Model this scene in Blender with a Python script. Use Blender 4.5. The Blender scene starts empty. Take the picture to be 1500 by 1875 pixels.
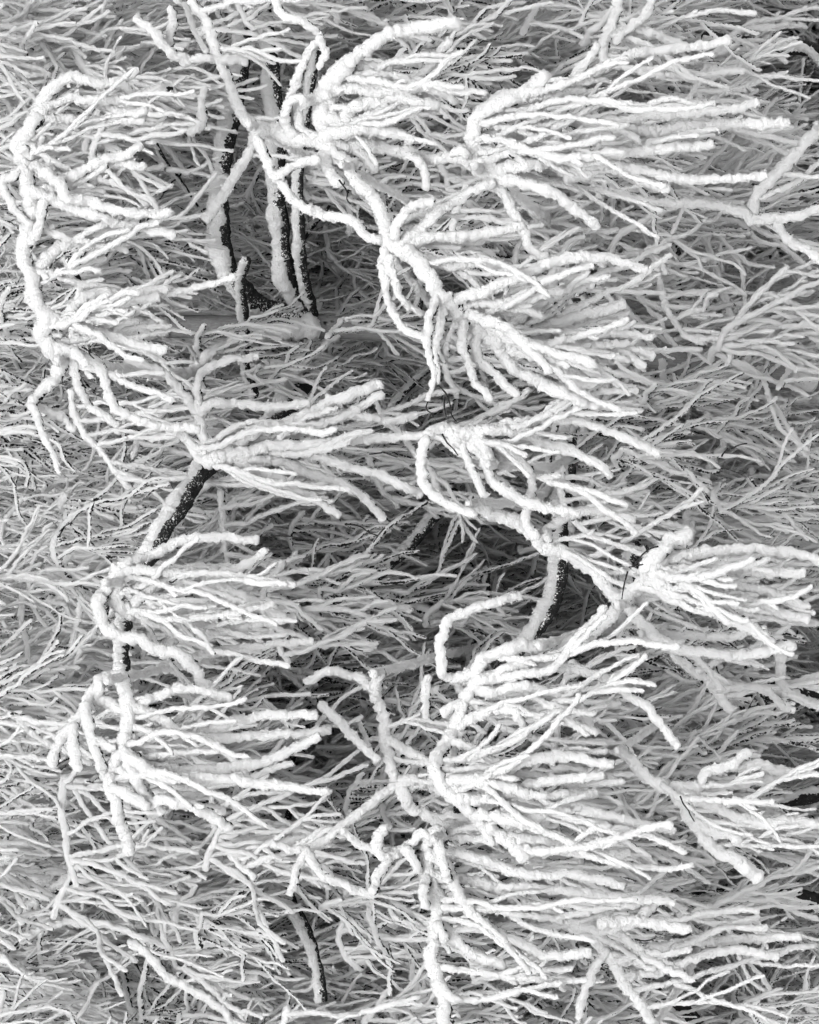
import bpy, math
import numpy as np
from mathutils import Matrix, Vector

# ------------------------------------------------------------------ camera, sky, sun, exposure
scene = bpy.context.scene
K = 0.00016                      # metres per photo pixel at one metre
CAMZ = 1.7
PITCH = math.radians(8.0)
cam_data = bpy.data.cameras.new("camera")
cam = bpy.data.objects.new("camera", cam_data)
scene.collection.objects.link(cam)
cam_data.sensor_fit = 'VERTICAL'
cam_data.sensor_height = 36.0
cam_data.lens = 18.0 / (0.5 * 1875 * K)
cam_data.clip_end = 2000.0
cp, sp = math.cos(PITCH), math.sin(PITCH)
# the photograph is shown turned on its side: the world's up points to the left of the picture
ax_x = Vector((0, sp, -cp)); ax_y = Vector((1, 0, 0)); ax_z = Vector((0, -cp, -sp))
M = Matrix((ax_x, ax_y, ax_z)).transposed().to_4x4()
M.translation = Vector((0, 0, CAMZ))
cam.matrix_world = M
scene.camera = cam

SUN_EL, SUN_AZ = math.radians(30), math.radians(186)     # behind the camera, a little to the left
world = bpy.data.worlds.new("World"); scene.world = world; world.use_nodes = True
wn = world.node_tree.nodes; wl = world.node_tree.links
bg = wn["Background"]
sky = wn.new("ShaderNodeTexSky"); sky.sky_type = 'NISHITA'; sky.sun_disc = False
sky.sun_elevation = SUN_EL; sky.sun_rotation = SUN_AZ
sky.air_density = 1.0; sky.dust_density = 6.0; sky.ozone_density = 1.0
hs = wn.new("ShaderNodeHueSaturation"); hs.inputs["Saturation"].default_value = 0.0
wl.new(sky.outputs[0], hs.inputs["Color"]); wl.new(hs.outputs[0], bg.inputs[0])
bg.inputs[1].default_value = 0.15
sun_d = bpy.data.lights.new("sun", 'SUN'); sun_d.energy = 0.7; sun_d.angle = math.radians(65)
sun_d.color = (1, 1, 1)
sun = bpy.data.objects.new("sun", sun_d); scene.collection.objects.link(sun)
sd = Vector((math.sin(SUN_AZ) * math.cos(SUN_EL), math.cos(SUN_AZ) * math.cos(SUN_EL), math.sin(SUN_EL)))
sun.rotation_euler = sd.to_track_quat('Z', 'Y').to_euler()
sun.location = sd * 30
vs = scene.view_settings
vs.view_transform = 'Standard'; vs.look = 'None'; vs.gamma = 1.0; vs.use_curve_mapping = False
vs.exposure = 0.56
scene.cycles.max_bounces = 18; scene.cycles.diffuse_bounces = 18; scene.cycles.transmission_bounces = 16

# ------------------------------------------------------------------ helpers
FUZZ = 1.0
RNG = np.random.default_rng(7)
COL = scene.collection
DOWN = np.array((0, 0, -1.0))
WIND = np.array((0.0, -0.55, 0.835))          # rime grew on the weather side: up and to the front
CAM = np.array((0, 0, CAMZ)); FWD = np.array((0, cp, sp)); UP = np.array((0, -sp, cp)); RT = np.array((1.0, 0, 0))

def at(x, y, d):
    return CAM + d * (FWD + (937.5 - y) * K * RT + (750 - x) * K * UP)

def px(d): return K * d                         # metres covered by one photo pixel at depth d

def unit(v):
    return v / (np.linalg.norm(v, axis=-1, keepdims=True) + 1e-9)

def spline(P, ds):
    P = np.asarray(P, float)
    if len(P) == 2: P = np.array([P[0], P[0]*2/3+P[1]/3, P[0]/3+P[1]*2/3, P[1]])
    Q = np.vstack([2*P[0]-P[1], P, 2*P[-1]-P[-2]])
    t = np.linspace(0, 1, 8, endpoint=False)[:, None]
    segs = []
    for i in range(1, len(Q) - 2):
        p0, p1, p2, p3 = Q[i-1], Q[i], Q[i+1], Q[i+2]
        segs.append(0.5*((2*p1) + (-p0+p2)*t + (2*p0-5*p1+4*p2-p3)*t**2 + (-p0+3*p1-3*p2+p3)*t**3))
    segs.append(P[-1:])
    C = np.vstack(segs)
    s = np.concatenate([[0], np.cumsum(np.linalg.norm(np.diff(C, axis=0), axis=1))])
    n = max(5, int(s[-1] / ds) + 1)
    u = np.linspace(0, s[-1], n)
    return np.stack([np.interp(u, s, C[:, k]) for k in range(3)], 1), u

def blur(A, k, axis):
    if k < 1: return A
    out = np.zeros_like(A)
    for o in range(-k, k+1): out += np.roll(A, o, axis)
    return out / math.sqrt(2*k+1)

def tube(P, r0, r1, ds, sides, lump=0.2, fine=0.13, thick=0.22, shift=None, cap0=True, fuzz=0.0, fs=0.004):
    """swept, lumpy, round-ended tube: vertices, quads, lee value per vertex"""
    P = np.asarray(P, float)
    if cap0:                                    # root the branch inside what carries it
        P = np.vstack([P[0] - unit(P[1]-P[0])*r0*.75, P]) if len(P) > 2 else P
        P = np.vstack([P, P[-1] + unit(P[-1]-P[-2])*r1*.5])
    C, u = spline(P, ds)
    n = len(C)
    T = unit(np.gradient(C, axis=0))
    W = WIND
    n1 = W - (T @ W)[:, None] * T
    across = np.clip((np.linalg.norm(n1, axis=1) - 0.25)/0.3, 0, 1)[:, None]
    n1 = unit(n1 + 1e-4 * RT)
    for _ in range(2): n1 = unit(n1 + np.roll(n1, 1, 0) * 0.5 + np.roll(n1, -1, 0) * 0.5) if n > 6 else n1
    n1 = unit(n1 - np.sum(n1*T, 1)[:, None]*T)
    n2 = np.cross(T, n1)
    R = r0 + (r1 - r0) * (u / u[-1])
    rm = 0.5 * (r0 + r1)
    th = np.linspace(0, 2*math.pi, sides, endpoint=False) + RNG.uniform(0, 6)
    k = max(1, int(0.9 * rm / ds))
    kk = max(0, round((2*math.pi*rm/sides/ds - 1)/2))         # keep the grains of the crust as long as they are wide
    L = blur(blur(RNG.uniform(-1, 1, (n, sides)), 3*kk + 1, 0), 1, 1)
    L1 = blur(RNG.uniform(-1, 1, (n, 1)), 6*k, 0)
    L2 = blur(RNG.uniform(-1, 1, (n, 2)), 2*k, 0)
    F0 = blur(RNG.uniform(-1, 1, (n, sides)), kk, 0)
    F = 0.6*F0 + 0.6*blur(blur(RNG.uniform(-1, 1, (n, sides)), 2*kk + (sides > 9), 0), 1 if sides > 9 else 0, 1)
    F += 1.1*np.clip(RNG.uniform(-9, 1.0, (n, sides)), 0, 1)          # single feathers of rime
    e = u[-1] - u
    prof = np.sqrt(np.clip(1 - (1 - np.clip(e / (R*1.0), 0, 1))**2, 0.0004, 1))
    if cap0:
        prof *= np.sqrt(np.clip(1 - (1 - np.clip(u / (R*1.0), 0, 1))**2, 0.0004, 1))
    ct, st = np.cos(th), np.sin(th)
    rad = R[:, None] * (1 + thick*ct[None] + lump*(0.75*L + 0.25*L1) + fine*F) * prof[:, None]
    C = C + 0.9*lump*R[:, None]*(L2[:, :1]*n1 + L2[:, 1:]*n2)
    if shift is not None: C = C + shift[:, None]*n1 if np.ndim(shift) else C + shift*n1
    V = C[:, None] + rad[..., None] * (ct[None, :, None]*n1[:, None] + st[None, :, None]*n2[:, None])
    lee = 1 - across*(1 - np.repeat((0.5 + 0.5*ct)[None], n, 0) - 0.05*F0)
    i = np.arange(n-1)[:, None]*sides; j = np.arange(sides)[None]; j2 = (j+1) % sides
    Q = np.stack([i+j, i+j2, i+sides+j2, i+sides+j], -1).reshape(-1, 4)
    V = V.reshape(-1, 3); lee = lee.reshape(-1)
    if fuzz > 0:
        # feathers of rime standing on the crust, most on the weather side
        m = int(fuzz * u[-1] * 2*math.pi*rm / fs**2)
        ri = RNG.integers(0, n-1, m); sj = RNG.integers(0, sides, m); f = RNG.uniform(0, 1, (m, 1))
        a = V[ri*sides+sj]; b = V[(ri+1)*sides+(sj+1) % sides]
        keep = RNG.uniform(0, 1, m) < 0.25 + lee[ri*sides+sj]
        ri, sj, f, a, b = ri[keep], sj[keep], f[keep], a[keep], b[keep]; m = len(ri)
        p = a + (b-a)*f; nn = unit(p - C[ri]); p = p - nn*0.15*fs
        out = unit(nn + RNG.normal(0, .45, (m, 3)))
        bb = unit(np.cross(out, RNG.normal(0, 1, (m, 3))))
        l = fs*RNG.uniform(.35, 1.15, (m, 1)); w = fs*RNG.uniform(.16, .34, (m, 1))
        FV = np.stack([p-bb*w*1.25, p+bb*w*1.25, p+out*l], 1).reshape(-1, 3)
        FQ = np.full((m, 4), -(10**9)); FQ[:, :3] = np.arange(3*m).reshape(-1, 3) + len(V)   # a negative fourth corner marks a triangle
        V = np.vstack([V, FV]); Q = np.vstack([Q, FQ]); lee = np.concatenate([lee, np.ones(3*m)])
    return V, Q, lee

def crag(a, r, hi=0.36): return min(hi, a/r)      # relief of the crust relative to the radius

def join(parts):
    Vs, Qs, Ls, o = [], [], [], 0
    for V, Q, L in parts:
        Vs.append(V); Qs.append(Q+o); Ls.append(L); o += len(V)
    return np.vstack(Vs), np.vstack(Qs), np.concatenate(Ls)

def mesh(name, geo, mat, origin):
    V, Q, L = geo
    me = bpy.data.meshes.new(name)
    me.vertices.add(len(V)); me.vertices.foreach_set("co", (V - origin).astype(np.float32).ravel())
    fl = Q.ravel(); fl = fl[fl >= 0]; cnt = np.where(Q[:, 3] < 0, 3, 4)
    me.loops.add(len(fl)); me.loops.foreach_set("vertex_index", fl.astype(np.int32))
    me.polygons.add(len(Q)); me.polygons.foreach_set("loop_start", (np.cumsum(cnt) - cnt).astype(np.int32))
    me.polygons.foreach_set("use_smooth", np.ones(len(Q), bool))
    a = me.attributes.new("lee", 'FLOAT', 'POINT'); a.data.foreach_set("value", L.astype(np.float32))
    me.materials.append(mat); me.update(calc_edges=True)
    return me

ORG = {}
def obj(name, data, parent=None, origin=(0, 0, 0), kind=None):
    o = bpy.data.objects.new(name, data); COL.objects.link(o)
    origin = np.asarray(origin, float); ORG[o] = origin
    if parent is not None:
        o.parent = parent; o.location = origin - ORG[parent]
    else: o.location = origin
    if kind: o["kind"] = kind
    return o

def part(name, geo, mat, parent, origin, kind=None):
    origin = np.asarray(origin, float)
    return obj(name, mesh(name, geo, mat, origin), parent, origin, kind)

def tree_root(name, base, label, group=None):
    o = obj(name, None, None, base); o.empty_display_size = 0.2
    o["label"] = label; o["category"] = "tree"
    if group: o["group"] = group
    return o

# ------------------------------------------------------------------ materials
def new_mat(name):
    m = bpy.data.materials.new(name); m.use_nodes = True
    n, l = m.node_tree.nodes, m.node_tree.links
    b = n["Principled BSDF"]; b.inputs["Roughness"].default_value = 0.9
    b.inputs["Specular IOR Level"].default_value = 0.15
    return m, n, l, b

def noise(n, l, scale, detail=3.0, rough=0.6, vec=None):
    t = n.new("ShaderNodeTexNoise"); t.inputs["Scale"].default_value = scale
    t.inputs["Detail"].default_value = detail; t.inputs["Roughness"].default_value = rough
    if vec is not None: l.new(vec, t.inputs["Vector"])
    return t.outputs["Fac"]

def ramp(n, l, fac, a, b, ca, cb):
    r = n.new("ShaderNodeValToRGB"); e = r.color_ramp.elements
    e[0].position = a; e[1].position = b; e[0].color = (*[ca]*3, 1); e[1].color = (*[cb]*3, 1)
    l.new(fac, r.inputs[0]); return r.outputs[0]

def geo_pos(n): return n.new("ShaderNodeNewGeometry").outputs["Position"]

def bump(n, l, b, h, strength, dist):
    k = n.new("ShaderNodeBump"); k.inputs["Strength"].default_value = strength
    k.inputs["Distance"].default_value = dist
    l.new(h, k.inputs["Height"]); l.new(k.outputs[0], b.inputs["Normal"])

def rime_material(name, white, bare, thin):
    m, n, l, b = new_mat(name)
    pos = geo_pos(n)
    at_ = n.new("ShaderNodeAttribute"); at_.attribute_name = "lee"
    big = noise(n, l, 22, 2, 0.5, pos); mid = noise(n, l, 125, 3, 0.65, pos); fin = noise(n, l, 300, 2, 0.6, pos)
    tint = ramp(n, l, big, 0.3, 0.7, white*0.97, white)
    # bark shows through where the lee side was left bare
    s = n.new("ShaderNodeMath"); s.operation = 'MULTIPLY_ADD'; l.new(mid, s.inputs[0])
    s.inputs[1].default_value = -0.85; l.new(at_.outputs["Fac"], s.inputs[2])
    s2 = n.new("ShaderNodeMath"); s2.operation = 'MULTIPLY_ADD'; l.new(big, s2.inputs[0])
    s2.inputs[1].default_value = -0.35; l.new(s.outputs[0], s2.inputs[2])
    s3 = n.new("ShaderNodeMath"); s3.operation = 'ADD'; l.new(s2.outputs[0], s3.inputs[0]); s3.inputs[1].default_value = 0.6 - bare
    cov = ramp(n, l, s3.outputs[0], 0.0, 0.05, 0.0, 1.0)
    mx = n.new("ShaderNodeMix"); mx.data_type = 'RGBA'
    l.new(cov, mx.inputs[0]); mx.inputs[6].default_value = (0.014, 0.014, 0.014, 1); l.new(tint, mx.inputs[7])
    l.new(mx.outputs[2], b.inputs["Base Color"])
    h = n.new("ShaderNodeMath"); h.operation = 'ADD'; l.new(mid, h.inputs[0]); l.new(fin, h.inputs[1])
    bump(n, l, b, h.outputs[0], 1.0, 0.012)
    # loose rime lets light through
    tr = n.new("ShaderNodeBsdfTranslucent"); l.new(mx.outputs[2], tr.inputs["Color"])
    ms = n.new("ShaderNodeMixShader"); k = n.new("ShaderNodeMath"); k.operation = 'MULTIPLY'
    l.new(cov, k.inputs[0]); k.inputs[1].default_value = thin
    l.new(k.outputs[0], ms.inputs[0]); l.new(b.outputs[0], ms.inputs[1]); l.new(tr.outputs[0], ms.inputs[2])
    l.new(ms.outputs[0], n["Material Output"].inputs["Surface"])
    return m

RIME = rime_material("rime", 0.97, 0.12, 0.25)
RIME_FAR = rime_material("rime_thin", 0.97, 0.17, 0.3)
RIME_BACK = rime_material("rime_fine", 0.97, 0.07, 0.45)

def bark_material(name, lo, hi, flecks, fscale):
    m, n, l, b = new_mat(name)
    pos = geo_pos(n)
    base = ramp(n, l, noise(n, l, 60, 4, 0.7, pos), 0.35, 0.7, lo, hi)
    at_ = n.new("ShaderNodeAttribute"); at_.attribute_name = "lee"
    f1 = n.new("ShaderNodeMath"); f1.operation = 'MULTIPLY_ADD'; l.new(at_.outputs["Fac"], f1.inputs[0])
    f1.inputs[1].default_value = 0.16; l.new(noise(n, l, fscale, 4, 0.75, pos), f1.inputs[2])
    f2 = n.new("ShaderNodeMath"); f2.operation = 'MULTIPLY_ADD'; l.new(noise(n, l, fscale*.22, 2, 0.5, pos), f2.inputs[0])
    f2.inputs[1].default_value = 0.35; l.new(f1.outputs[0], f2.inputs[2])
    fl = ramp(n, l, f2.outputs[0], flecks + 0.2, flecks + 0.27, 0.0, 1.0)
    mx = n.new("ShaderNodeMix"); mx.data_type = 'RGBA'; l.new(fl, mx.inputs[0]); l.new(base, mx.inputs[6])
    mx.inputs[7].default_value = (0.7, 0.7, 0.7, 1); l.new(mx.outputs[2], b.inputs["Base Color"])
    bump(n, l, b, noise(n, l, 120, 4, 0.7, pos), 0.6, 0.006)
    return m
BARK = bark_material("dark_bark", 0.006, 0.022, 0.63, 170)
BARE = bark_material("bare_twig_bark", 0.008, 0.03, 1.5, 170)

def trunk_material():
    m, n, l, b = new_mat("smooth_grey_bark")
    pos = geo_pos(n)
    mp = n.new("ShaderNodeMapping"); mp.inputs["Scale"].default_value = (1, 1, 0.12); l.new(pos, mp.inputs["Vector"])
    grain = ramp(n, l, noise(n, l, 260, 4, 0.7, mp.outputs[0]), 0.3, 0.75, 0.10, 0.24)
    mk = ramp(n, l, noise(n, l, 14, 3, 0.6, pos), 0.30, 0.36, 0.0, 1.0)
    mx = n.new("ShaderNodeMix"); mx.data_type = 'RGBA'; l.new(mk, mx.inputs[0])
    mx.inputs[6].default_value = (0.012, 0.012, 0.012, 1); l.new(grain, mx.inputs[7])
    l.new(mx.outputs[2], b.inputs["Base Color"])
    bump(n, l, b, noise(n, l, 90, 4, 0.7, mp.outputs[0]), 0.4, 0.004)
    return m
TRUNK = trunk_material()

def snow_material():
    m, n, l, b = new_mat("fallen_snow")
    pos = geo_pos(n)
    l.new(ramp(n, l, noise(n, l, 1.5, 4, 0.6, pos), 0.3, 0.7, 0.78, 0.86), b.inputs["Base Color"])
    bump(n, l, b, noise(n, l, 9, 5, 0.6, pos), 0.5, 0.06)
    return m
SNOW = snow_material()

# ------------------------------------------------------------------ ground
def ground():
    nx = 90
    g = np.concatenate([-np.geomspace(1500, 30, 14), np.linspace(-28, 28, nx), np.geomspace(30, 1500, 14)])
    X, Y = np.meshgrid(g, g + 12, indexing='ij')
    Z = 0.06*np.sin(X*0.9+1)*np.sin(Y*0.7) + 0.04*np.sin(X*2.3+Y*1.7)
    V = np.stack([X, Y, Z], -1).reshape(-1, 3); n = len(g)
    i = np.arange(n-1)[:, None]*n; j = np.arange(n-1)[None]
    Q = np.stack([i+j, i+n+j, i+n+j+1, i+j+1], -1).reshape(-1, 4)
    obj("ground", mesh("ground", (V, Q, np.ones(len(V))), SNOW, np.zeros(3)), kind="structure")
ground()

# ------------------------------------------------------------------ branch builders
def path3(pts, d, wob=0.05, d1=None):
    n = len(pts); w = np.cumsum(RNG.normal(0, wob, n)) * 0.6
    dd = np.linspace(d, d1 if d1 else d, n) + w - w[0]
    return np.array([at(x, y, q) for (x, y), q in zip(pts, dd)])

def grow(p, d, L, grav=0.35, wob=0.12, n=7):
    P = [np.array(p)]; d = unit(np.array(d)); s = L / n
    for _ in range(n):
        d = unit(d + grav*DOWN + RNG.normal(0, wob, 3)); P.append(P[-1] + d*s)
    return np.array(P)

class Tree:
    def __init__(self, name, base, label, group=None):
        self.root = tree_root(name, base, label, group); self.twigs = []; self.base = np.asarray(base, float)
    def trunk(self, P, r0, r1, mat, ds=0.02):
        self.tr = np.array(P)
        V, Q, lee = tube(P, r0, r1, ds, 18, 0.06, 0.012, 0.0, cap0=False)
        t = part("trunk", (V, Q, lee*.2), mat, self.root, P[0])
        return t
    def crust(self, t, P, r0, r1, sh=0.45, ds=5.5):
        d = np.asarray(P)[:, 1].mean()
        part("rime_crust", tube(P, r0, r1, ds*px(d), 24 if ds < 6 else 14, 0.3, 0.1, 0.0, shift=(r0+r1)/2*sh, fuzz=.5 if ds < 6 else .1, fs=6*px(d)), RIME, t, P[0])
    def limb(self, P, r0, r1, cover=0.95, res=1.0):
        P = np.asarray(P); d = abs(P[:, 1]).mean(); ds = 2.6*px(d)*res
        o = part("limb", tube(P, r0, r1, ds*1.6, 10, 0.14, 0.07, 0.0), BARK, self.root, P[0])
        if cover < .9: o.data.attributes['lee'].data.foreach_set('value', np.zeros(len(o.data.vertices), np.float32))
        rm = (r0+r1)/2
        part("snow_cover", tube(P, r0*cover, r1*cover, ds*1.3, 12, 0.26, 0.18, 0.0, shift=rm*0.66, fuzz=(.4 if res < 2 else .1)*FUZZ, fs=5.2*px(d)), RIME, o, P[0])
        return o
    def bough(self, P, r0, r1, ds_px=4.1, sides=14):
        P = np.asarray(P); d = P[:, 1].mean()
        return part("bough", tube(P, r0, r1, ds_px*px(d), sides, 0.28, crag(2.4*px(d), (r0+r1)/2), fuzz=.36*FUZZ, fs=5.5*px(d)), RIME, self.root, P[0])
    def twig(self, bough, P, r0, r1, ds_px=3.8, sides=10, rime=None, lump=0.30, fine=0.12):
        P = np.asarray(P); d = P[:, 1].mean()
        g = tube(P, r0, r1, ds_px*px(d), sides, lump, crag((2.4 if d < 9.7 else 1.9)*px(d), (r0+r1)/2), fuzz=(.3 if d < 9.7 else .1)*FUZZ, fs=(5.5 if d < 9.7 else 5)*px(d))
        L = np.linalg.norm(np.diff(P, axis=0), axis=1).sum()
        self.twigs.append((L*(r0+r1)/d**2, bough, g, P[0], rime or RIME))
    def finish(self, cap=290):
        self.twigs.sort(key=lambda t: -t[0])
        for s, b, g, p, m in self.twigs[:cap]: part("twig", g, m, b, p)
        rest = self.twigs[cap:]
        for mt, nm in ((RIME, "small_twigs"), (RIME_FAR, "small_twigs")):
            gs = [t[2] for t in rest if t[4] is mt]
            if gs: part(nm, join(gs), mt, self.root, self.base, "stuff")

def side_twigs(tree, bough, P, r, n, lscale, ds_px, sides, rime=None, spread=0.55):
    """finer twigs leaving a hanging strand at a narrow angle"""
    m = len(P) - 1
    for _ in range(n):
        f = RNG.uniform(0.08, 0.75)*m; i = int(f); p = P[i] + (P[i+1]-P[i])*(f-i)
        t = unit(P[i+1]-P[i]); L = np.linalg.norm(P[-1]-P[0])
        a = RNG.choice([-1, 1])*RNG.uniform(0.3, 1.0)*spread
        d = t + a*RT*cp + RNG.normal(0, 0.25)*np.array((0, 1, 0))
        l = L*(1-f/m*0.6)*RNG.uniform(0.35, 0.75)*lscale
        tree.twig(bough, grow(p, d, l, 0.13, 0.14, 6), r*RNG.uniform(.75, 1), r*RNG.uniform(.6, .9), ds_px, sides, rime)

def auto_spray(tree, bough, P, r, n, tmin, tmax, L, d, ang=(-0.5, 0.6), sub=2, ds_px=4.3, sides=9, rime=None):
    """n strands hanging from stretch tmin..tmax of a bough; lengths and radii in photo pixels at depth d"""
    m = len(P)-1; q = px(d)
    for k in range(n):
        f = (tmin + (tmax-tmin)*(k+RNG.uniform(0.1, 0.9))/n)*m; i = min(int(f), m-1)
        p = P[i] + (P[i+1]-P[i])*(f-i)
        a = RNG.uniform(*ang)
        dr = math.cos(a)*DOWN - math.sin(a)*RT + np.array((0, RNG.normal(-0.05, 0.28), 0))
        l = L*q*RNG.uniform(0.55, 1.15); rr = r*q*(RNG.uniform(0.55, 1.0) if rime is None else RNG.uniform(.75, 1.1))
        tw = grow(p, dr, l, 0.07, 0.15, 10)
        tree.twig(bough, tw, rr, rr*RNG.uniform(0.6, 0.95), ds_px, sides, rime)
        side_twigs(tree, bough, tw, rr*0.85, RNG.integers(0, 3), 0.22, ds_px, sides, rime, 1.0)
        side_twigs(tree, bough, tw, rr*0.85, RNG.integers(max(0, sub-1), sub+2), 1.0, ds_px, sides, rime)

def connect(tree, p, tr_frac, r, d, via=0.55):
    """limb that carries a bough: from the bough's foot back to the trunk"""
    n = len(tree.tr)-1; f = tr_frac*n; i = min(int(f), n-1)
    q = tree.tr[i] + (tree.tr[i+1]-tree.tr[i])*(f-i)
    mid = np.array((p[0]*0.93+q[0]*0.07, p[1]+(q[1]-p[1])*.8, p[2]*0.93+q[2]*0.07 - 0.03))
    P = np.array([q, (mid+q)/2 + (0, 0, 0.04), mid, p])
    V, Q, lee = tube(P, r*1.15, r*0.9, 4.6*px(d), 11, 0.3, 0.3, fuzz=.4*FUZZ, fs=5.5*px(d))
    part("limb", (V, Q, np.maximum(lee, .6)), RIME, tree.root, P[0])

def trunk_frac(tree, z):
    zs = tree.tr[:, 2]; return float(np.interp(z, zs, np.linspace(0, 1, len(zs))))

def build_group(tree, spec):
    """spec: list of (path, r0, r1, depth, twigs, autos, carried)"""
    for sp_ in spec:
        pts, r0, r1, d = sp_[:4]; tw = sp_[4] if len(sp_) > 4 else []; au = sp_[5] if len(sp_) > 5 else []
        carried = sp_[6] if len(sp_) > 6 else True
        q = px(d); P = path3(pts, d, 0.035)
        b = tree.bough(P, r0*q, r1*q)
        if carried and hasattr(tree, "tr"):
            j = 0; connect(tree, P[j] + 0.0*UP, trunk_frac(tree, P[j][2]-0.3), max(r0*.6, 6)*q, d)
        for t in tw:
            tp, tr0, tr1 = t
            # start the twig at the bough's own depth there
            k = int(np.argmin([(x-tp[0][0])**2+(y-tp[0][1])**2 for x, y in pts]))
            dd = float((P[k]-CAM) @ FWD)
            T = path3(tp, dd - 0.01, 0.03)
            tree.twig(b, T, tr0*q*.9, tr1*q*.85, 3.9, 13)
        for a in au:
            n, t0, t1, L, r, ang, sub = a; n = max(3, round(n*.72)); r *= .92
            auto_spray(tree, b, P, r, n, t0, t1, L, d, ang, sub)

def px_path(pts, ds):
    return np.array([at(x, y, d) for (x, y), d in zip(pts, ds)])

# ------------------------------------------------------------------ tree 1: grey trunk, boughs to the front
GR = "rime-covered trees of the near thicket"
b1 = at(1700, 725, 10.8); base1 = np.array((b1[0]-0.05, b1[1], -0.05))
T1 = Tree("weeping_tree", base1, "frosted tree with the brightest white boughs in front of dark forked limbs")
top1 = at(-250, 560, 10.9)
tr1 = T1.trunk(np.array([base1] + [at(x, y, 10.75) for x, y in ((1420, 690), (1190, 652), (690, 603), (430, 600), (100, 590))] + [top1, top1 + (0.1, 0.1, 0.9), top1 + (0.2, 0.1, 2.0)]), 0.043, 0.03, TRUNK)
for pts in ([(1130, 646), (1000, 634), (800, 615)], [(300, 597), (220, 594), (95, 590)], [(575, 603), (520, 602), (475, 601)], [(1500, 700), (1450, 694)]):
    T1.crust(tr1, px_path(pts, [10.73]*len(pts)), 0.034, 0.032, .55)
q = px(11.2)
for pts, r0, r1, d in [
    ([(560, 585), (490, 565), (445, 530), (412, 470), (405, 400), (410, 300), (430, 200), (445, 100), (452, -80)], 19, 14, 10.5),
    ([(570, 580), (528, 510), (514, 400), (508, 300), (505, 190), (490, 60), (480, -80)], 16, 12, 10.45),
    ([(575, 580), (556, 500), (550, 430), (548, 340), (555, 250), (580, 100)], 10, 8, 10.4),
    ([(560, 700), (500, 780), (440, 835), (384, 852), (350, 900), (310, 960), (280, 1010), (250, 1052), (222, 1066)], 19, 15, 9.75),
    ([(1050, 640), (1040, 850), (1026, 955), (1028, 1000), (1026, 1050), (1010, 1110), (985, 1150), (945, 1200)], 18, 13, 10.2),
    ([(830, 900), (800, 940), (765, 985), (740, 1012), (700, 1046), (655, 1090)], 9, 11, 10.6),
    ([(150, 595), (145, 530), (128, 480), (110, 440)], 10, 7, 10.4)]:
    T1.limb(px_path(pts, d + (10.75-d)*(1-np.linspace(0, 1, len(pts)))**3), r0*px(d), r1*px(d))
for pts in ([(1560, 180), (1500, 98), (1420, 86), (1340, 80), (1290, 66)], [(1330, 690), (1240, 698), (1190, 712), (1150, 750)], [(1560, 330), (1460, 345), (1370, 340), (1290, 350)]):
    T1.limb(px_path(pts, [10.9]*len(pts)), 17*px(10.7), 13*px(10.7), .55)

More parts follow.
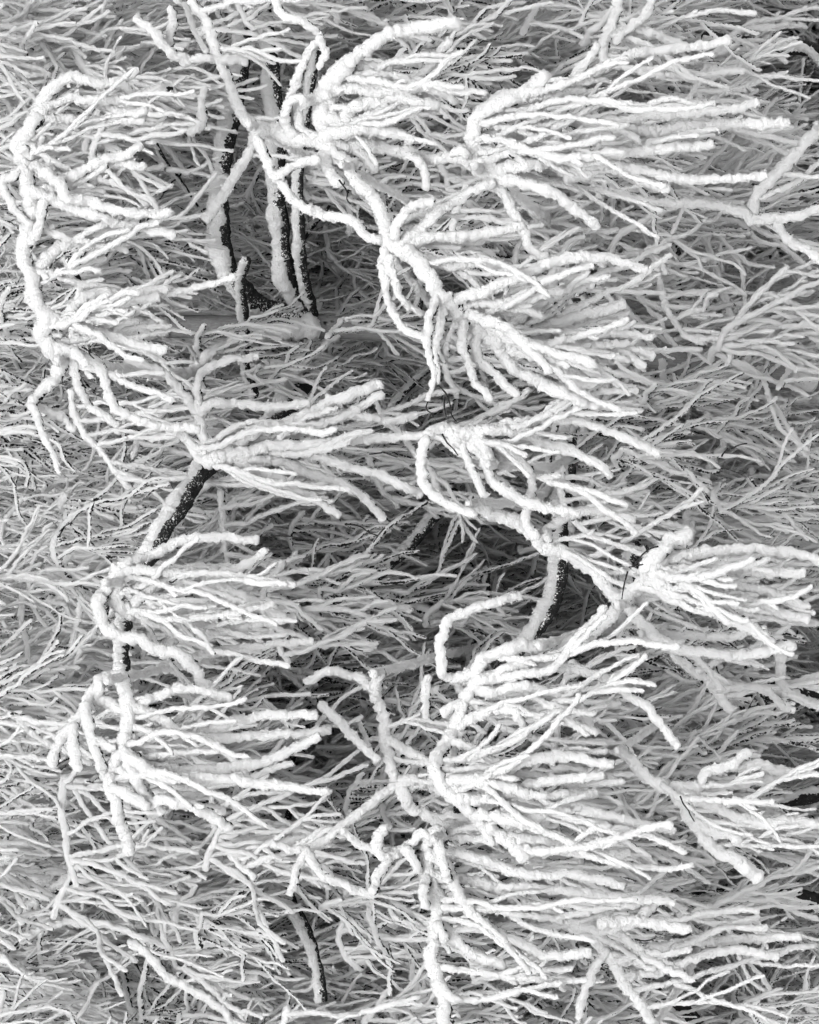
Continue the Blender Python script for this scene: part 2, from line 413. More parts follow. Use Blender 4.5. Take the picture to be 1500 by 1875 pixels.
FAN = (-0.35, 0.35)
spec1 = [
 # far-left bough (upper crown edge)
 ([(120, 660), (100, 640), (80, 612), (88, 585), (80, 572), (66, 540), (64, 505), (50, 465), (51, 430), (61, 395), (58, 350), (46, 300), (38, 265), (60, 232), (75, 205), (100, 168)], 15, 13, 9.25,
  [([(75, 205), (100, 160), (135, 145), (200, 151), (240, 140), (252, 126)], 13, 9),
   ([(170, 150), (225, 157), (255, 172), (290, 163), (312, 160)], 10, 9),
   ([(75, 205), (120, 180), (160, 184), (200, 186), (252, 180)], 11, 9),
   ([(75, 205), (90, 218), (130, 219), (200, 221), (262, 222)], 11, 9),
   ([(150, 184), (200, 196), (230, 205), (268, 202)], 9, 8),
   ([(46, 270), (60, 284), (74, 283)], 13, 11),
   ([(46, 300), (75, 308), (110, 325), (150, 318), (190, 298), (230, 300), (266, 302)], 13, 10),
   ([(125, 328), (170, 303), (200, 290), (235, 285), (256, 266)], 11, 9),
   ([(58, 350), (95, 362), (140, 380), (190, 396), (240, 414), (300, 424), (320, 431)], 12, 9),
   ([(85, 318), (115, 338), (126, 360), (180, 374), (240, 390), (285, 391), (314, 388)], 12, 9),
   ([(61, 440), (72, 420), (77, 395), (84, 370), (100, 362)], 11, 10),
   ([(46, 308), (25, 322), (9, 333), (10, 348), (22, 372), (40, 398), (58, 412)], 10, 8),
   ([(66, 540), (70, 500), (92, 470), (120, 449), (170, 436), (232, 420)], 15, 10),
   ([(88, 585), (120, 583), (150, 548), (190, 536), (240, 541), (290, 530), (306, 530)], 11, 9),
   ([(88, 585), (130, 588), (160, 575), (215, 556), (288, 545)], 13, 9),
   ([(88, 585), (135, 588), (180, 610), (230, 625), (302, 641)], 13, 9),
   ([(100, 640), (130, 642), (150, 655), (160, 668)], 14, 10),
   ([(120, 660), (98, 700), (60, 735), (57, 747), (70, 764), (78, 790), (95, 825), (108, 866)], 14, 5),
   ([(66, 742), (100, 756), (120, 766), (137, 788)], 9, 8),
   ([(138, 655), (146, 700), (162, 740), (186, 756), (217, 776)], 11, 8),
   ([(150, 650), (176, 668), (196, 702), (206, 737), (235, 757), (262, 771), (300, 780), (362, 785)], 11, 9),
   ([(300, 540), (340, 533), (390, 520), (430, 505)], 8, 6)],
  [(6, .62, .98, 260, 9, FAN, 2), (7, .1, .6, 260, 9, (-.3, .45), 2), (4, 0, .2, 210, 9, (-.2, .5), 2)]),
 ([(320, 785), (350, 808), (378, 846), (375, 800), (365, 755)], 10, 9, 9.6,
  [([(365, 755), (362, 705), (380, 676), (420, 660), (470, 655)], 10, 8),
   ([(365, 755), (400, 737), (450, 740), (500, 745), (565, 740)], 11, 9),
   ([(365, 755), (345, 730), (310, 690), (270, 668), (230, 655)], 10, 8),
   ([(378, 846), (410, 838), (430, 815), (470, 790), (525, 775), (600, 742), (650, 722), (697, 705)], 14, 11),
   ([(520, 800), (580, 762), (650, 760), (720, 770), (762, 760)], 10, 9),
   ([(540, 790), (620, 766), (660, 745), (702, 724)], 10, 9),
   ([(378, 846), (450, 828), (520, 815), (600, 840), (640, 855), (700, 870), (740, 890), (772, 905)], 12, 9),
   ([(400, 845), (460, 838), (520, 846), (580, 870), (650, 895), (685, 930), (702, 952)], 12, 9),
   ([(440, 850), (525, 885), (570, 910), (622, 942)], 10, 8),
   ([(520, 815), (600, 812), (650, 808), (720, 800), (778, 800)], 10, 9)],
  [(8, .3, .75, 330, 9, (-.35, .45), 2)]),
 # bough above the hub, curls
 ([(470, 235), (505, 241), (545, 258), (590, 252), (592, 215), (592, 180), (606, 150), (640, 116)], 13, 16, 8.9,
  [([(640, 116), (662, 95), (700, 70), (750, 56), (800, 46), (842, 45)], 14, 11),
   ([(606, 150), (650, 125), (700, 125), (740, 115), (772, 116)], 13, 11),
   ([(606, 150), (640, 160), (720, 166), (780, 160), (815, 166), (836, 186)], 12, 10),
   ([(592, 215), (625, 214), (650, 196), (700, 181), (750, 181), (802, 196)], 13, 12),
   ([(592, 215), (640, 222), (700, 210), (760, 190), (790, 178)], 12, 11),
   ([(590, 252), (640, 240), (690, 236), (740, 250), (757, 256)], 13, 11),
   ([(590, 252), (600, 290), (605, 312), (622, 336)], 14, 13),
   ([(590, 258), (625, 285), (652, 302)], 13, 12),
   ([(590, 252), (640, 270), (670, 290), (690, 312)], 13, 11),
   ([(590, 252), (620, 264), (680, 265), (750, 281), (800, 291), (850, 291), (882, 310)], 13, 12),
   ([(750, 281), (778, 308), (786, 346)], 11, 10),
   ([(592, 180), (560, 192), (548, 212), (556, 235), (580, 250)], 11, 10),
   ([(545, 258), (526, 228), (528, 198), (548, 180), (566, 190)], 11, 9),
   ([(592, 200), (612, 178), (632, 150)], 13, 11),
   ([(528, 198), (540, 160), (552, 130), (565, 100), (585, 70), (560, 40), (520, 28), (500, -20)], 9, 8),
   ([(585, 70), (600, 98), (584, 126)], 10, 8)],
  [(10, .45, .98, 250, 10, (-.3, .3), 2)]),
 ([(882, 312), (870, 282), (870, 242), (880, 212), (910, 190), (952, 170), (1004, 143)], 14, 14, 8.8,
  [([(870, 262), (900, 250), (950, 245), (1002, 230)], 14, 12),
   ([(870, 282), (850, 279), (828, 280)], 11, 10),
   ([(882, 312), (905, 322), (960, 335), (1010, 350), (1060, 385), (1095, 415)], 13, 10),
   ([(882, 312), (912, 342), (940, 382), (960, 422), (972, 452), (1002, 470)], 12, 10),
   ([(882, 312), (960, 305), (1040, 290), (1130, 282), (1220, 270), (1300, 265)], 13, 11),
   ([(880, 300), (950, 285), (1000, 245), (1025, 190), (1060, 130), (1095, 85)], 12, 10),
   ([(940, 290), (1010, 250), (1040, 190), (1070, 145), (1130, 110), (1200, 92), (1290, 85), (1336, 72)], 11, 9),
   ([(990, 300), (1080, 235), (1160, 215), (1260, 205), (1340, 200), (1386, 190)], 11, 9),
   ([(1010, 290), (1100, 250), (1200, 240), (1300, 228), (1436, 225)], 12, 11),
   ([(1040, 320), (1120, 300), (1220, 322), (1330, 330), (1400, 322)], 11, 9),
   ([(1040, 330), (1130, 310), (1180, 330), (1225, 345)], 11, 10)],
  [(14, .0, .6, 420, 9, (-.28, .28), 2), (4, .6, 1, 200, 9, FAN, 1)]),
 # central bright spine
 ([(640, 308), (662, 340), (690, 372), (708, 420), (724, 452), (762, 472), (782, 502), (802, 532), (824, 552), (856, 575), (884, 602), (905, 622)], 11, 17, 8.85,
  [([(724, 440), (735, 402), (762, 376), (794, 370)], 12, 9),
   ([(724, 452), (768, 420), (802, 392), (860, 352), (905, 338)], 12, 10),
   ([(740, 460), (800, 432), (870, 431), (955, 415)], 12, 10),
   ([(762, 472), (830, 486), (874, 474)], 11, 9),
   ([(708, 440), (703, 480), (706, 520), (717, 560), (740, 600), (775, 617)], 10, 7),
   ([(712, 470), (722, 510), (736, 545), (774, 572)], 9, 7),
   ([(800, 540), (786, 600), (788, 645), (796, 690), (785, 732)], 10, 5),
   ([(815, 552), (803, 620), (800, 660), (806, 700)], 10, 6),
   ([(824, 552), (900, 530), (960, 502), (1010, 480), (1100, 470), (1180, 490)], 11, 9),
   ([(905, 610), (980, 562), (1012, 535), (1022, 500), (1050, 506), (1088, 520)], 14, 11),
   ([(905, 615), (1000, 600), (1060, 580), (1140, 560)], 14, 11),
   ([(905, 622), (960, 642), (1012, 662), (1062, 690), (1090, 702)], 16, 12),
   ([(905, 622), (1000, 625), (1070, 622), (1150, 650), (1180, 672)], 13, 10),
   ([(905, 622), (940, 672), (990, 700), (1040, 722), (1094, 742)], 14, 11),
   ([(884, 602), (872, 640), (900, 680), (950, 720)], 12, 9),
   ([(856, 575), (848, 620), (856, 660), (870, 700), (900, 730)], 11, 8),
   ([(505, 322), (550, 370), (592, 392), (640, 402), (670, 430), (700, 440)], 10, 10),
   ([(470, 250), (490, 290), (505, 322), (545, 302), (585, 292)], 10, 9)],
  [(6, .2, .55, 250, 9, (-.35, .3), 2), (14, .75, 1, 330, 11, (-.35, .4), 2), (4, .95, 1, 420, 10, (-.2, .25), 2)]),
 ([(905, 850), (870, 800), (820, 786), (782, 803)], 12, 12, 9.0,
  [([(782, 803), (773, 842), (778, 880), (800, 910), (832, 930), (872, 941)], 12, 9),
   ([(820, 790), (850, 820), (862, 852), (880, 890), (892, 906)], 11, 8),
   ([(830, 790), (880, 830), (905, 880), (950, 912), (1010, 932), (1060, 940)], 12, 10),
   ([(850, 792), (920, 820), (962, 850), (976, 882), (964, 950), (985, 985)], 12, 10),
   ([(850, 792), (930, 790), (1000, 810), (1080, 840), (1120, 870)], 12, 9),
   ([(860, 795), (960, 775), (1060, 770), (1140, 800), (1205, 828)], 11, 9)],
  [(9, .2, .9, 330, 9, (-.3, .4), 2)]),
 ([(870, 922), (930, 950), (972, 970), (1002, 1000), (1052, 1020), (1092, 1048), (1122, 1088), (1142, 1104)], 12, 12, 9.1,
  [([(1002, 990), (1010, 968), (1042, 948), (1090, 935), (1160, 950)], 11, 8),
   ([(1142, 1104), (1190, 1150), (1212, 1172), (1245, 1190), (1300, 1196), (1380, 1196), (1452, 1184)], 12, 10),
   ([(1142, 1104), (1112, 1140), (1080, 1166), (1040, 1180), (1016, 1200), (1010, 1222)], 11, 9),
   ([(1142, 1104), (1180, 1075), (1230, 1080), (1290, 1075)], 10, 8),
   ([(1200, 1160), (1270, 1165), (1340, 1165), (1400, 1150)], 9, 8)],
  [(8, .3, 1, 300, 8, (-.25, .35), 2)]),
 ([(1142, 1104), (1162, 1080), (1178, 1060), (1183, 1042), (1202, 1018), (1232, 990), (1262, 972)], 13, 14, 8.95,
  [([(1180, 1060), (1212, 1070), (1252, 1090), (1292, 1116), (1342, 1136), (1382, 1152), (1416, 1174)], 15, 12),
   ([(1180, 1058), (1250, 1060), (1350, 1072), (1420, 1086), (1480, 1110)], 12, 10),
   ([(1195, 1040), (1270, 1015), (1360, 1005), (1440, 1010), (1520, 1030)], 12, 10),
   ([(1190, 1056), (1290, 1040), (1390, 1045), (1470, 1050)], 12, 10),
   ([(1292, 1116), (1370, 1110), (1430, 1120), (1480, 1135)], 11, 9)],
  [(12, .2, .6, 330, 9, (-.2, .4), 2)]),
 ([(1150, -60), (1122, 40), (1108, 80), (1112, 130)], 10, 9, 9.6,
  [([(1112, 60), (1165, 56), (1212, 66), (1252, 82)], 9, 8),
   ([(1195, -10), (1182, 30), (1150, 56), (1128, 80)], 9, 9)], [(5, .4, 1, 260, 8, FAN, 2)]),
 ([(1500, 235), (1442, 300), (1402, 340), (1382, 372), (1380, 402)], 10, 10, 9.3,
  [([(1380, 402), (1430, 401), (1462, 395), (1520, 376)], 10, 9), ([(1380, 402), (1350, 386), (1300, 376), (1200, 370), (1120, 350)], 10, 8),
   ([(1420, 402), (1440, 436), (1480, 460), (1520, 486)], 10, 9)], [(4, .3, 1, 200, 8, FAN, 1)]),
 ([(380, 400), (430, 330), (470, 250), (440, 200), (400, 100), (380, 40), (350, 0)], 10, 9, 9.7,
  [([(345, 115), (310, 90), (280, 55), (250, 35)], 11, 8), ([(345, 110), (390, 108), (450, 112)], 10, 9),
   ([(310, 80), (318, 40), (312, 12)], 10, 8), ([(350, 245), (375, 220), (372, 190), (378, 160)], 9, 7)], [(6, .2, 1, 220, 8, FAN, 2)], False),
]
build_group(T1, spec1)

# ------------------------------------------------------------------ tree 2: dark slender trunk, lower boughs
b2 = at(1700, 1290, 11.0); base2 = np.array((b2[0], b2[1], -0.05))
T2 = Tree("weeping_tree", base2, "frosted tree with long hooked white boughs beside the tree with dark forked limbs")
tr2 = T2.trunk(np.array([base2, at(1500, 1262, 11.0), at(1430, 1283, 11.0), at(1240, 1290, 11.05), at(1000, 1250, 11.5), at(700, 1200, 11.9), at(300, 1150, 12.0), at(-100, 1120, 12.0), at(-700, 1080, 12.0)]), 0.034, 0.016, BARK)
for pts in ([(1600, 1700), (1500, 1655), (1430, 1642), (1330, 1640), (1240, 1655)], [(1300, 1900), (1240, 1840), (1200, 1810)], [(1530, 1440), (1450, 1462), (1390, 1468)]):
    T2.limb(px_path(pts, [10.9]*len(pts)), 18*px(10.7), 13*px(10.7), .55)
T2.crust(tr2, T2.tr[3:], 0.028, 0.022, .2)
for pts, r0, r1, d in [
    ([(1280, 1290), (1170, 1290), (1152, 1200), (1150, 1110), (1160, 1000)], 15, 12, 10.6),
    ([(330, 1130), (270, 1110), (236, 1120), (228, 1165), (227, 1215), (228, 1255)], 13, 12, 9.4),
    ([(900, 1220), (860, 1440), (838, 1475), (824, 1512), (806, 1545)], 12, 11, 9.5),
    ([(600, 1165), (560, 1300), (530, 1400), (524, 1500), (516, 1590), (532, 1645), (560, 1700), (580, 1760), (592, 1830)], 12, 9, 10.2),
    ([(420, 1140), (370, 1400), (300, 1470), (230, 1530), (180, 1570), (130, 1610), (95, 1632)], 12, 9, 10.2)]:
    T2.limb(px_path(pts, d + (11.8-d)*(1-np.linspace(0, 1, len(pts)))**3), r0*px(d), r1*px(d))
spec2 = [
 ([(222, 1066), (222, 1032), (217, 1080), (216, 1100), (232, 1120), (272, 1132), (302, 1126)], 12, 11, 9.1,
  [([(222, 1050), (192, 1088), (183, 1110), (195, 1140), (225, 1166), (262, 1176), (302, 1190), (342, 1206), (362, 1232), (386, 1262), (406, 1276)], 13, 13),
   ([(300, 1186), (325, 1166), (340, 1152), (352, 1164)], 12, 11),
   ([(246, 1110), (266, 1084), (300, 1058), (326, 1055), (350, 1076), (395, 1072), (442, 1090), (482, 1110), (520, 1135)], 11, 11),
   ([(222, 1050), (280, 1045), (340, 1050), (400, 1050), (450, 1036), (488, 1010)], 11, 9),
   ([(222, 1040), (270, 1020), (340, 990), (400, 985), (470, 990)], 11, 9),
   ([(302, 1126), (350, 1150), (420, 1155), (480, 1140), (540, 1130)], 11, 9),
   ([(340, 1206), (420, 1190), (500, 1180), (570, 1175)], 10, 8)],
  [(12, .0, 1, 340, 9, (-.35, .4), 2)]),
 ([(226, 1240), (236, 1290), (232, 1330), (225, 1370), (206, 1410), (206, 1442), (216, 1482), (230, 1522), (241, 1562)], 13, 11, 9.0,
  [([(226, 1240), (195, 1240), (182, 1255), (188, 1276), (208, 1286), (228, 1302)], 12, 10),
   ([(195, 1242), (168, 1268), (150, 1310), (130, 1332), (110, 1362), (95, 1402)], 11, 11),
   ([(132, 1328), (138, 1380), (143, 1410)], 11, 11),
   ([(156, 1290), (165, 1350), (180, 1382), (192, 1424)], 11, 10), ([(172, 1358), (192, 1362), (208, 1372)], 10, 10),
   ([(206, 1400), (250, 1425), (272, 1452), (300, 1487)], 12, 10),
   ([(230, 1350), (265, 1455), (312, 1466), (370, 1480), (400, 1500), (423, 1517)], 13, 12),
   ([(206, 1440), (246, 1460), (272, 1476)], 11, 10), ([(300, 1462), (345, 1458), (372, 1450)], 11, 10),
   ([(340, 1472), (375, 1478), (412, 1486)], 11, 10),
   ([(225, 1370), (275, 1400), (340, 1412), (420, 1405), (500, 1390), (580, 1350)], 12, 10),
   ([(230, 1340), (280, 1370), (340, 1362), (400, 1330), (470, 1312), (575, 1310)], 12, 9),
   ([(236, 1290), (290, 1310), (340, 1345), (420, 1350), (520, 1345), (600, 1340)], 11, 9),
   ([(225, 1370), (280, 1415), (360, 1425), (460, 1432), (560, 1445), (600, 1450)], 12, 9),
   ([(232, 1300), (280, 1280), (340, 1260), (420, 1275)], 10, 9)],
  [(12, .1, .6, 330, 9, (-.3, .3), 2)]),
 ([(1000, 1180), (930, 1190), (885, 1206), (872, 1250), (850, 1290), (830, 1340), (806, 1382), (800, 1412), (816, 1442), (842, 1462), (872, 1492), (922, 1532), (962, 1572)], 12, 13, 8.95,
  [([(850, 1290), (842, 1340), (826, 1395), (832, 1432)], 12, 12),
   ([(872, 1250), (900, 1266), (960, 1256), (1010, 1266), (1060, 1290), (1084, 1330)], 11, 9),
   ([(850, 1290), (832, 1292), (814, 1312)], 11, 10),
   ([(842, 1330), (900, 1300), (940, 1302), (962, 1330), (972, 1346)], 11, 11),
   ([(816, 1442), (900, 1425), (980, 1390), (1050, 1385), (1120, 1400)], 12, 10),
   ([(842, 1462), (920, 1460), (1000, 1430), (1100, 1420)], 12, 9),
   ([(872, 1492), (960, 1500), (1040, 1480), (1140, 1500), (1230, 1520)], 12, 10),
   ([(922, 1532), (1000, 1540), (1080, 1565), (1150, 1560)], 12, 10),
   ([(872, 1492), (890, 1520), (905, 1545)], 10, 9),
   ([(872, 1250), (940, 1225), (1020, 1220), (1090, 1235), (1180, 1290), (1240, 1365)], 12, 9),
   ([(885, 1206), (870, 1232), (832, 1240), (811, 1230), (808, 1200), (815, 1162), (830, 1132), (880, 1112), (950, 1095)], 11, 9)],
  [(20, .1, .98, 400, 10, (-.3, .35), 2)]),
 ([(700, 1230), (690, 1270), (705, 1310), (710, 1360), (720, 1402), (732, 1436), (742, 1452), (762, 1482), (802, 1500), (852, 1511)], 12, 11, 9.2,
  [([(710, 1355), (760, 1380), (792, 1396)], 10, 9), ([(732, 1436), (680, 1470), (630, 1512), (562, 1556), (500, 1545)], 10, 8),
   ([(732, 1440), (760, 1425), (800, 1440), (850, 1445)], 11, 9),
   ([(690, 1270), (660, 1240), (600, 1230), (560, 1250)], 10, 8),
   ([(590, 1288), (630, 1330), (662, 1362), (692, 1392)], 10, 9),
   ([(785, 1240), (780, 1290), (786, 1334)], 9, 8),
   ([(562, 1556), (545, 1592), (532, 1638)], 9, 9), ([(562, 1556), (592, 1602), (640, 1622), (684, 1642)], 10, 8),
   ([(630, 1520), (665, 1550), (702, 1562)], 9, 8)], [(8, .2, 1, 240, 8, (-.4, .4), 2)]),
 ([(810, 1528), (790, 1532), (785, 1600), (795, 1642), (800, 1682), (795, 1742), (805, 1802), (816, 1852), (820, 1910)], 12, 13, 9.0,
  [([(800, 1686), (806, 1702), (818, 1722)], 12, 11), ([(800, 1682), (822, 1702), (852, 1732), (892, 1756), (924, 1766)], 13, 12),
   ([(790, 1560), (816, 1582), (850, 1650), (892, 1690), (960, 1730), (1010, 1750), (1080, 1745)], 12, 10),
   ([(785, 1600), (780, 1640), (782, 1662)], 12, 10), ([(790, 1610), (812, 1640), (832, 1668)], 11, 10),
   ([(805, 1532), (815, 1590), (822, 1612)], 10, 9), ([(805, 1802), (826, 1824), (842, 1832)], 11, 10),
   ([(790, 1532), (770, 1530), (740, 1556), (708, 1568), (693, 1546), (706, 1514)], 9, 13),
   ([(712, 1566), (705, 1582), (690, 1620), (685, 1634)], 12, 10), ([(742, 1554), (760, 1580), (769, 1594)], 11, 10),
   ([(790, 1560), (880, 1570), (960, 1600), (1050, 1600), (1140, 1620)], 12, 9),
   ([(795, 1600), (900, 1620), (980, 1660), (1080, 1700), (1160, 1690), (1190, 1665), (1218, 1640)], 12, 11),
   ([(1100, 1690), (1180, 1690), (1230, 1695), (1262, 1702)], 12, 11),
   ([(920, 1620), (1020, 1630), (1120, 1640), (1230, 1650)], 11, 9)],
  [(12, .05, .6, 380, 9, (-.2, .4), 2), (4, .6, 1, 260, 9, (-.1, .5), 2)]),
 ([(1140, 1370), (1180, 1420), (1235, 1450), (1275, 1508), (1310, 1550), (1350, 1575), (1392, 1604)], 10, 13, 9.0,
  [([(1225, 1445), (1280, 1440), (1295, 1415), (1340, 1402), (1372, 1376)], 12, 12), ([(1340, 1402), (1400, 1402), (1444, 1412)], 11, 10),
   ([(1275, 1505), (1320, 1525), (1356, 1536)], 11, 11), ([(1235, 1450), (1300, 1470), (1380, 1505), (1470, 1505), (1520, 1510)], 12, 10),
   ([(1225, 1448), (1300, 1445), (1390, 1430), (1482, 1412)], 11, 10)], [(8, .2, .7, 300, 8, (-.3, .3), 2)]),
 ([(1200, 1880), (1170, 1830), (1140, 1790), (1110, 1740), (1060, 1700), (1000, 1660)], 11, 10, 9.4,
  [([(1140, 1790), (1200, 1780), (1260, 1760), (1340, 1740), (1420, 1750)], 10, 9),
   ([(1110, 1740), (1080, 1800), (1060, 1860)], 10, 9), ([(1130, 1760), (1220, 1735), (1340, 1720), (1460, 1715)], 11, 9)],
  [(9, .1, 1, 330, 9, (-.3, .3), 2)]),
 ([(1180, 1160), (1240, 1200), (1300, 1250), (1340, 1300)], 9, 9, 9.6,
  [([(1430, 1180), (1432, 1240), (1450, 1270), (1500, 1295)], 11, 10), ([(1300, 1250), (1400, 1260), (1500, 1240)], 9, 8)], [(7, 0, 1, 260, 8, FAN, 2)]),
 ([(40, 1690), (65, 1650), (72, 1628), (100, 1600), (150, 1585), (210, 1572)], 8, 7, 10.3,
  [([(150, 1585), (200, 1570), (290, 1560), (345, 1576), (380, 1590)], 8, 7), ([(65, 1650), (80, 1680), (150, 1690), (240, 1690)], 8, 7),
   ([(40, 1720), (110, 1690), (190, 1690), (260, 1715), (340, 1740)], 8, 7)], [(6, 0, 1, 240, 5.5, FAN, 2)], False),
 ([(240, 1725), (270, 1742), (310, 1790), (372, 1822), (412, 1852), (440, 1890)], 9, 8, 10.2,
  [([(320, 1794), (372, 1812), (432, 1800), (472, 1790)], 9, 9)], [(5, 0, 1, 240, 5.5, FAN, 2)], False),
 ([(-40, 1720), (60, 1790), (130, 1830), (90, 1870)], 8, 7, 10.4, [], [(6, 0, 1, 260, 5.5, FAN, 2)], False),
]
build_group(T2, spec2)

# ------------------------------------------------------------------ hanging sprays of the middle layer
CLEAR = [(580, 790, 550, 655, 1), (0, 90, 575, 610, .8), (400, 540, 180, 560, .68), (790, 1000, 950, 1130, 1), (1290, 1450, 1200, 1300, .8),
         (150, 330, 870, 1000, .8), (500, 700, 1480, 1750, .6), (1350, 1500, 60, 120, .8), (1250, 1480, 1610, 1680, .9), (1180, 1260, 680, 730, .8), (1330, 1480, 320, 350, .7), (380, 460, 585, 620, .8)]
def mid_layer(tree, n, xr, yr, dr, r, L, nt, ds_px, sides, rime, sub=2):
    gx = int(math.sqrt(n*(xr[1]-xr[0])/(yr[1]-yr[0])))+1; gy = n//gx+1
    for i in range(gx):
        for j in range(gy):
            x = xr[0] + (xr[1]-xr[0])*(i+RNG.uniform(0, 1))/gx; y = yr[0] + (yr[1]-yr[0])*(j+RNG.uniform(0, 1))/gy
            if any(x0-210 < x < x1 and y0-20 < y < y1+20 and RNG.uniform() < pr for x0, x1, y0, y1, pr in CLEAR): continue
            d = RNG.uniform(*dr); q = px(d); s = RNG.choice([-1, 1])
            l = RNG.uniform(110, 260)*q
            P = grow(at(x, y, d), s*RT*RNG.uniform(.5, 1.2) + UP*RNG.uniform(-.2, .8) + np.array((0, RNG.normal(0, .3), 0)), l, 0.18, 0.22, 5)
            b = tree.bough(P, (r+1.5)*q, r*q, ds_px, sides)
            auto_spray(tree, b, P, r, nt, 0.05, 1.0, L, d, (-.35, .35), sub, ds_px, sides, rime)

def small_limbs(tree, n, xr, yr, dr, r):
    for _ in range(n):
        x, y, d = RNG.uniform(*xr), RNG.uniform(*yr), RNG.uniform(*dr); q = px(d); s = RNG.choice([-1, 1])
        P = grow(at(x, y, d), s*RT + UP*RNG.uniform(-.6, .6) + np.array((0, RNG.normal(0, .3), 0)), RNG.uniform(200, 420)*q, 0.03, 0.14, 6)
        rr = r*RNG.uniform(.6, 1.3)*q
        tree.limb(P, rr, rr*0.75, 0.95, 1.2)

mid_layer(T1, 36, (-60, 1480), (-60, 960), (9.8, 11.0), 5.4, 235, 7, 4.9, 7, RIME_FAR)
mid_layer(T2, 36, (-60, 1480), (940, 1920), (9.8, 11.0), 5.4, 235, 7, 4.9, 7, RIME_FAR)
small_limbs(T1, 9, (150, 1500), (-50, 900), (10.8, 11.6), 7)
small_limbs(T2, 9, (150, 1500), (950, 1900), (10.8, 11.6), 7)

def spray_mesh(n_hub, size, r, ds, ln=1.0, sd=5):
    """arching branchlets with fine rimed strands hanging from them"""
    parts_ = []
    for _ in range(n_hub):
        p = RNG.uniform(-.5, .5, 3)*size; a = RNG.uniform(0, 6.28)
        P = grow(p, np.array((math.cos(a), math.sin(a), RNG.uniform(-.1, .8))), RNG.uniform(.25, .5)*size, 0.16, 0.2, 6)
        parts_.append(tube(P, r*1.5, r, ds, 6, 0.25, 0.2))
        for k in range(9):
            i = RNG.integers(0, 6); q_ = P[i] + (P[i+1]-P[i])*RNG.uniform()
            Q = grow(q_, DOWN + RNG.normal(0, .3, 3), RNG.uniform(.25, .5)*size*.75*ln, 0.05, 0.19, 8)
            rr = r*RNG.uniform(.7, 1.1)
            parts_.append(tube(Q, rr, rr*.8, ds*.85, sd, 0.3, 0.34))
            for m in range(2):
                j = RNG.integers(1, 6)
                S = grow(Q[j], unit(Q[j+1]-Q[j]) + RNG.normal(0, .4, 3), RNG.uniform(.12, .28)*size*.75*ln, .08, .2, 5)
                parts_.append(tube(S, rr*.85, rr*.7, ds*.95, sd, 0.3, 0.34))
    return mesh("spray", join(parts_), RIME_BACK, np.zeros(3))

SP = [spray_mesh(26, 1.25, 0.0068, 0.0125) for _ in range(3)]

MS = [spray_mesh(6, .75, 0.0088, 0.0085, 1.7, 6) for _ in range(3)]
def fill_mid(tree, n, yr):
    """long rimed strands between the boughs and the trunk"""
    gx = 5; gy = n//gx
    for i in range(gx):
        for j in range(gy):
            x = -150 + 1560*(i+RNG.uniform())/gx; y = yr[0] + (yr[1]-yr[0])*(j+RNG.uniform())/gy
            if any(x0-250 < x < x1+120 and y0-110 < y < y1+110 and pr > .65 for x0, x1, y0, y1, pr in CLEAR): continue
            o = obj("hanging_spray", MS[RNG.integers(len(MS))], tree.root, at(x, y, RNG.uniform(10.1, 10.7)), "stuff")
            o.rotation_euler = (RNG.uniform(-.1, .1), RNG.uniform(-.1, .1), RNG.uniform(0, 6.28))
            k = RNG.uniform(.8, 1.05); o.scale = (k, k*.8, k)
def fill(tree, n, yr):
    """fine sprays close to the trunk, behind the boughs"""
    gx = 5; gy = n//gx
    for i in range(gx):
        for j in range(gy):
            x = -120 + 1560*(i+RNG.uniform())/gx; y = yr[0] + (yr[1]-yr[0])*(j+RNG.uniform())/gy
            if any(x0-180 < x+60 < x1+180 and y0-90 < y < y1+90 and pr > .65 for x0, x1, y0, y1, pr in CLEAR): continue
            if any(x0-220 < x < x1+90 and y0-120 < y < y1+120 for x0, x1, y0, y1, pr in (CLEAR[0], CLEAR[2])): continue
            d = RNG.uniform(11.35, 12.0); p = at(x, y, d)
            o = obj("fine_spray", SP[RNG.integers(len(SP))], tree.root, p, "stuff")
            o.rotation_euler = (RNG.uniform(-.1, .1), RNG.uniform(-.1, .1), RNG.uniform(0, 6.28))
            k = RNG.uniform(.75, 1.05); o.scale = (k*.9, k*.9, k)
fill_mid(T1, 45, (-100, 950)); fill_mid(T2, 45, (950, 1980)); fill(T1, 60, (-150, 950)); fill(T2, 60, (950, 2050))

# twigs the rime has left bare: thin dark lines in front of the white
for t, pts in [(T1, p) for p in (
    [(630, 958), (660, 968), (693, 981)], [(706, 967), (684, 993)], [(623, 330), (633, 355), (642, 374)], [(784, 720), (787, 748), (794, 764)],
    [(806, 708), (825, 742), (836, 772)], [(813, 725), (817, 762)], [(678, 832), (705, 829), (728, 837)], [(1205, 1000), (1182, 1016), (1158, 1038)],
    [(1150, 1037), (1178, 1033)], [(1150, 1048), (1139, 1096)], [(1322, 830), (1334, 820)], [(1338, 821), (1368, 812)],
    [(813, 795), (825, 815), (839, 834)], [(935, 285), (942, 290), (950, 287)], [(162, 641), (173, 657)])] + [(T2, p) for p in (
    [(1243, 1460), (1262, 1485), (1272, 1504)], [(498, 980), (536, 982)], [(640, 1185), (665, 1192)], [(308, 1066), (325, 1060)], [(1160, 1722), (1200, 1718)])]:
    pts = [((a*(1-f)+c*f) + RNG.normal(0, 2.2), (b*(1-f)+e*f) + RNG.normal(0, 2.2)) for (a, b), (c, e) in zip(pts, pts[1:]) for f in (0, .5)] + [pts[-1]]
    P = path3(pts, 8.72, 0.01); q = px(8.8)
    part("bare_twig", tube(P, 1.7*q, 1.1*q, 2*q, 6, 0.2, 0.1, 0.0), BARE, t.root, P[0])
T1.finish(); T2.finish()

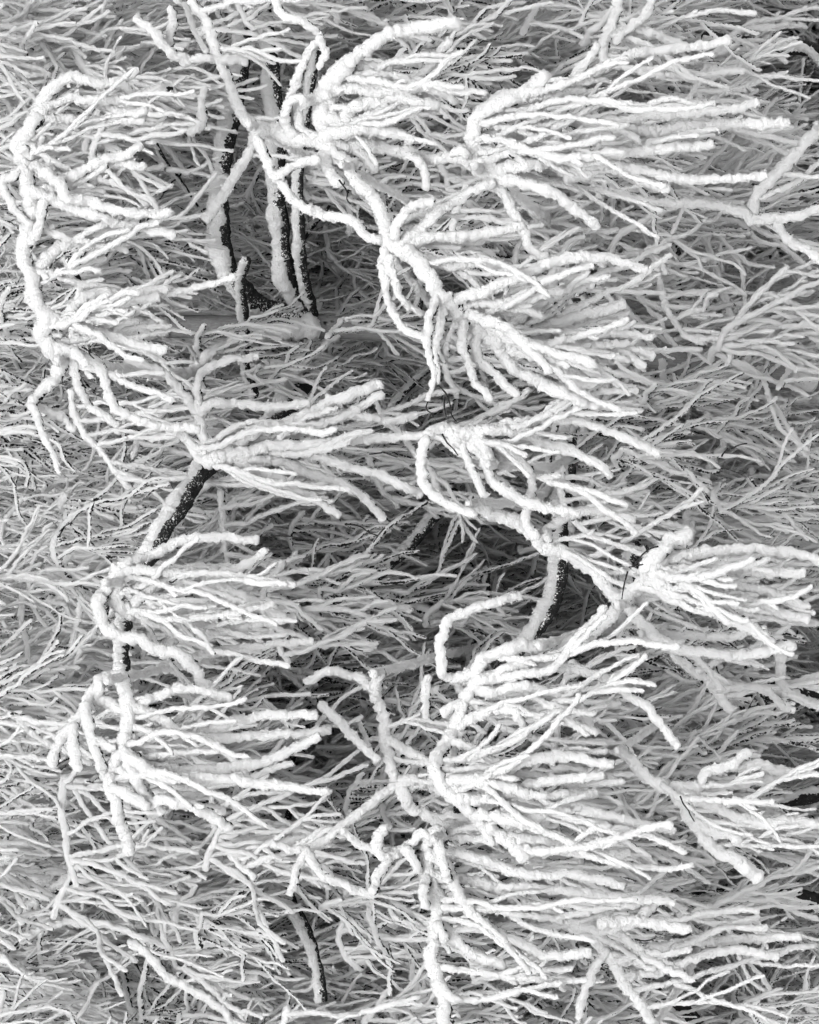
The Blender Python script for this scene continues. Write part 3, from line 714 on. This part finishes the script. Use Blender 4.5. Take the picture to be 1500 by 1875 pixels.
# ------------------------------------------------------------------ trees behind
def clump_mesh(n_br, size, r, ds, sides, hang):
    """a thicket of rimed branchlets running every way, with finer hanging ends"""
    parts_ = []
    for _ in range(n_br):
        p = RNG.uniform(-.5, .5, 3)*size
        d = unit(RNG.normal(0, 1, 3)*np.array((1, .8, .75)))
        l = RNG.uniform(.25, .6)*size
        P = grow(p - d*l*.5, d, l, 0.04, 0.20, 6)
        rr = r*RNG.uniform(.7, 1.4)
        parts_.append(tube(P, rr, rr*.7, ds, sides, 0.25, 0.1, fuzz=.2, fs=.008))
        for k in range(RNG.integers(3, 7)):
            i = RNG.integers(1, 6)
            Q = grow(P[i], unit(P[i]-P[i-1]) + RNG.normal(0, .8, 3) + hang*DOWN, l*RNG.uniform(.3, .7), 0.06+.1*hang, 0.13, 6)
            parts_.append(tube(Q, rr*.68, rr*.5, ds, sides-1, 0.25, 0.1, fuzz=.15, fs=.007))
    return mesh("crown", join(parts_), RIME_BACK, np.zeros(3))

CL = [clump_mesh(48, 1.3, 0.0105, 0.014, 6, h) for h in (0.3, 1.2)]
THIN = [(-150, 330, 700, 1080), (-100, 250, 1430, 1650)]           # where the sky glints through
OPEN = [(1290, 1500, 55, 115), (1240, 1500, 1605, 1680)]

def project(p):
    v = p - CAM; d = v @ FWD
    return 750 - (v @ UP)/(d*K), 937.5 - v[0]/(d*K), d

def back_tree(base, h, crown_r, z0, n_cl, label, tr=0.05, nl=7, group=None, cs=1.0, lat=.3, rimed=True):
    t = Tree("background_tree", base, label, group)
    lean = RNG.normal(0, .02, 2)
    P = np.array([[base[0]+lean[0]*z, base[1]+lean[1]*z, base[2]+z] for z in np.linspace(0, h, 7)])
    P[3:, :2] += RNG.normal(0, .04, (4, 2))
    tk = t.trunk(P, tr, tr*.35, BARK, .04)
    if rimed: t.crust(tk, P, tr*1.05, tr*.5, .5, 9)
    for k in range(nl):
        z = z0 + (h-z0)*(k+.5)/nl; a = RNG.uniform(0, 6.28)
        i = z/h*6; p = P[int(i)] + (P[min(int(i)+1, 6)]-P[int(i)])*(i-int(i))
        d = np.array((math.cos(a), math.sin(a), .25)); l = crown_r*RNG.uniform(.7, 1.1)
        t.limb(grow(p, d, l, 0.03, .1, 6), tr*.42, tr*.22, .95, 2.8)
    for k in range(n_cl):
        a = RNG.uniform(0, 6.28); rr = crown_r*math.sqrt(RNG.uniform(0, 1)); z = z0 + (h-z0)*(k+RNG.uniform(0, 1))/n_cl
        p = np.array((base[0]+rr*math.cos(a), base[1]+rr*math.sin(a), base[2]+z))
        x, y, d = project(p)
        if p[1] < base[1]+.1 and any(x0-380 < x < x1+150 and y0-150 < y < y1+150 for x0, x1, y0, y1 in OPEN): continue
        if any(x0 < x < x1 and y0 < y < y1 and RNG.uniform() < .35 for x0, x1, y0, y1 in THIN): continue
        src = CL if RNG.uniform() < lat else SP
        o = obj("crown", src[RNG.integers(len(src))], t.root, p, "stuff")
        o.rotation_euler = (RNG.uniform(-.12, .12), RNG.uniform(-.12, .12), RNG.uniform(0, 6.28))
        s = RNG.uniform(.85, 1.2)*cs; o.scale = (s, s, s)

BACK = "rimed trees crowded behind the two front trees"
for k, (x, y, h) in enumerate([(-2.55, 14.1, 5.5), (-1.58, 13.9, 5.6), (-.68, 14.4, 5.8), (.32, 14.2, 5.5), (1.86, 13.9, 5.7), (2.9, 14.2, 5.6), (-3.5, 14.5, 5.6), (1.05, 14.6, 5.8)]):
    back_tree(np.array((x, y, -.05)), h, .85, 1.3, 58, "smaller grey-white rimed tree seen through gaps behind the front boughs", .05, 7, BACK, 1.1, rimed=k not in (1, 4))
for k, (x, y, h) in enumerate([(-3.6, 17.4, 6.6), (-1.8, 17.9, 6.8), (0, 17.4, 6.6), (1.8, 17.9, 6.8), (3.6, 17.5, 6.8), (-5.2, 17.9, 6.8)]):
    back_tree(np.array((x, y, -.05)), h, 1.2, 1.0, 40, "tall dim rimed tree at the back of the thicket", .07, 6, "tall rimed trees at the back of the thicket", 1.3)
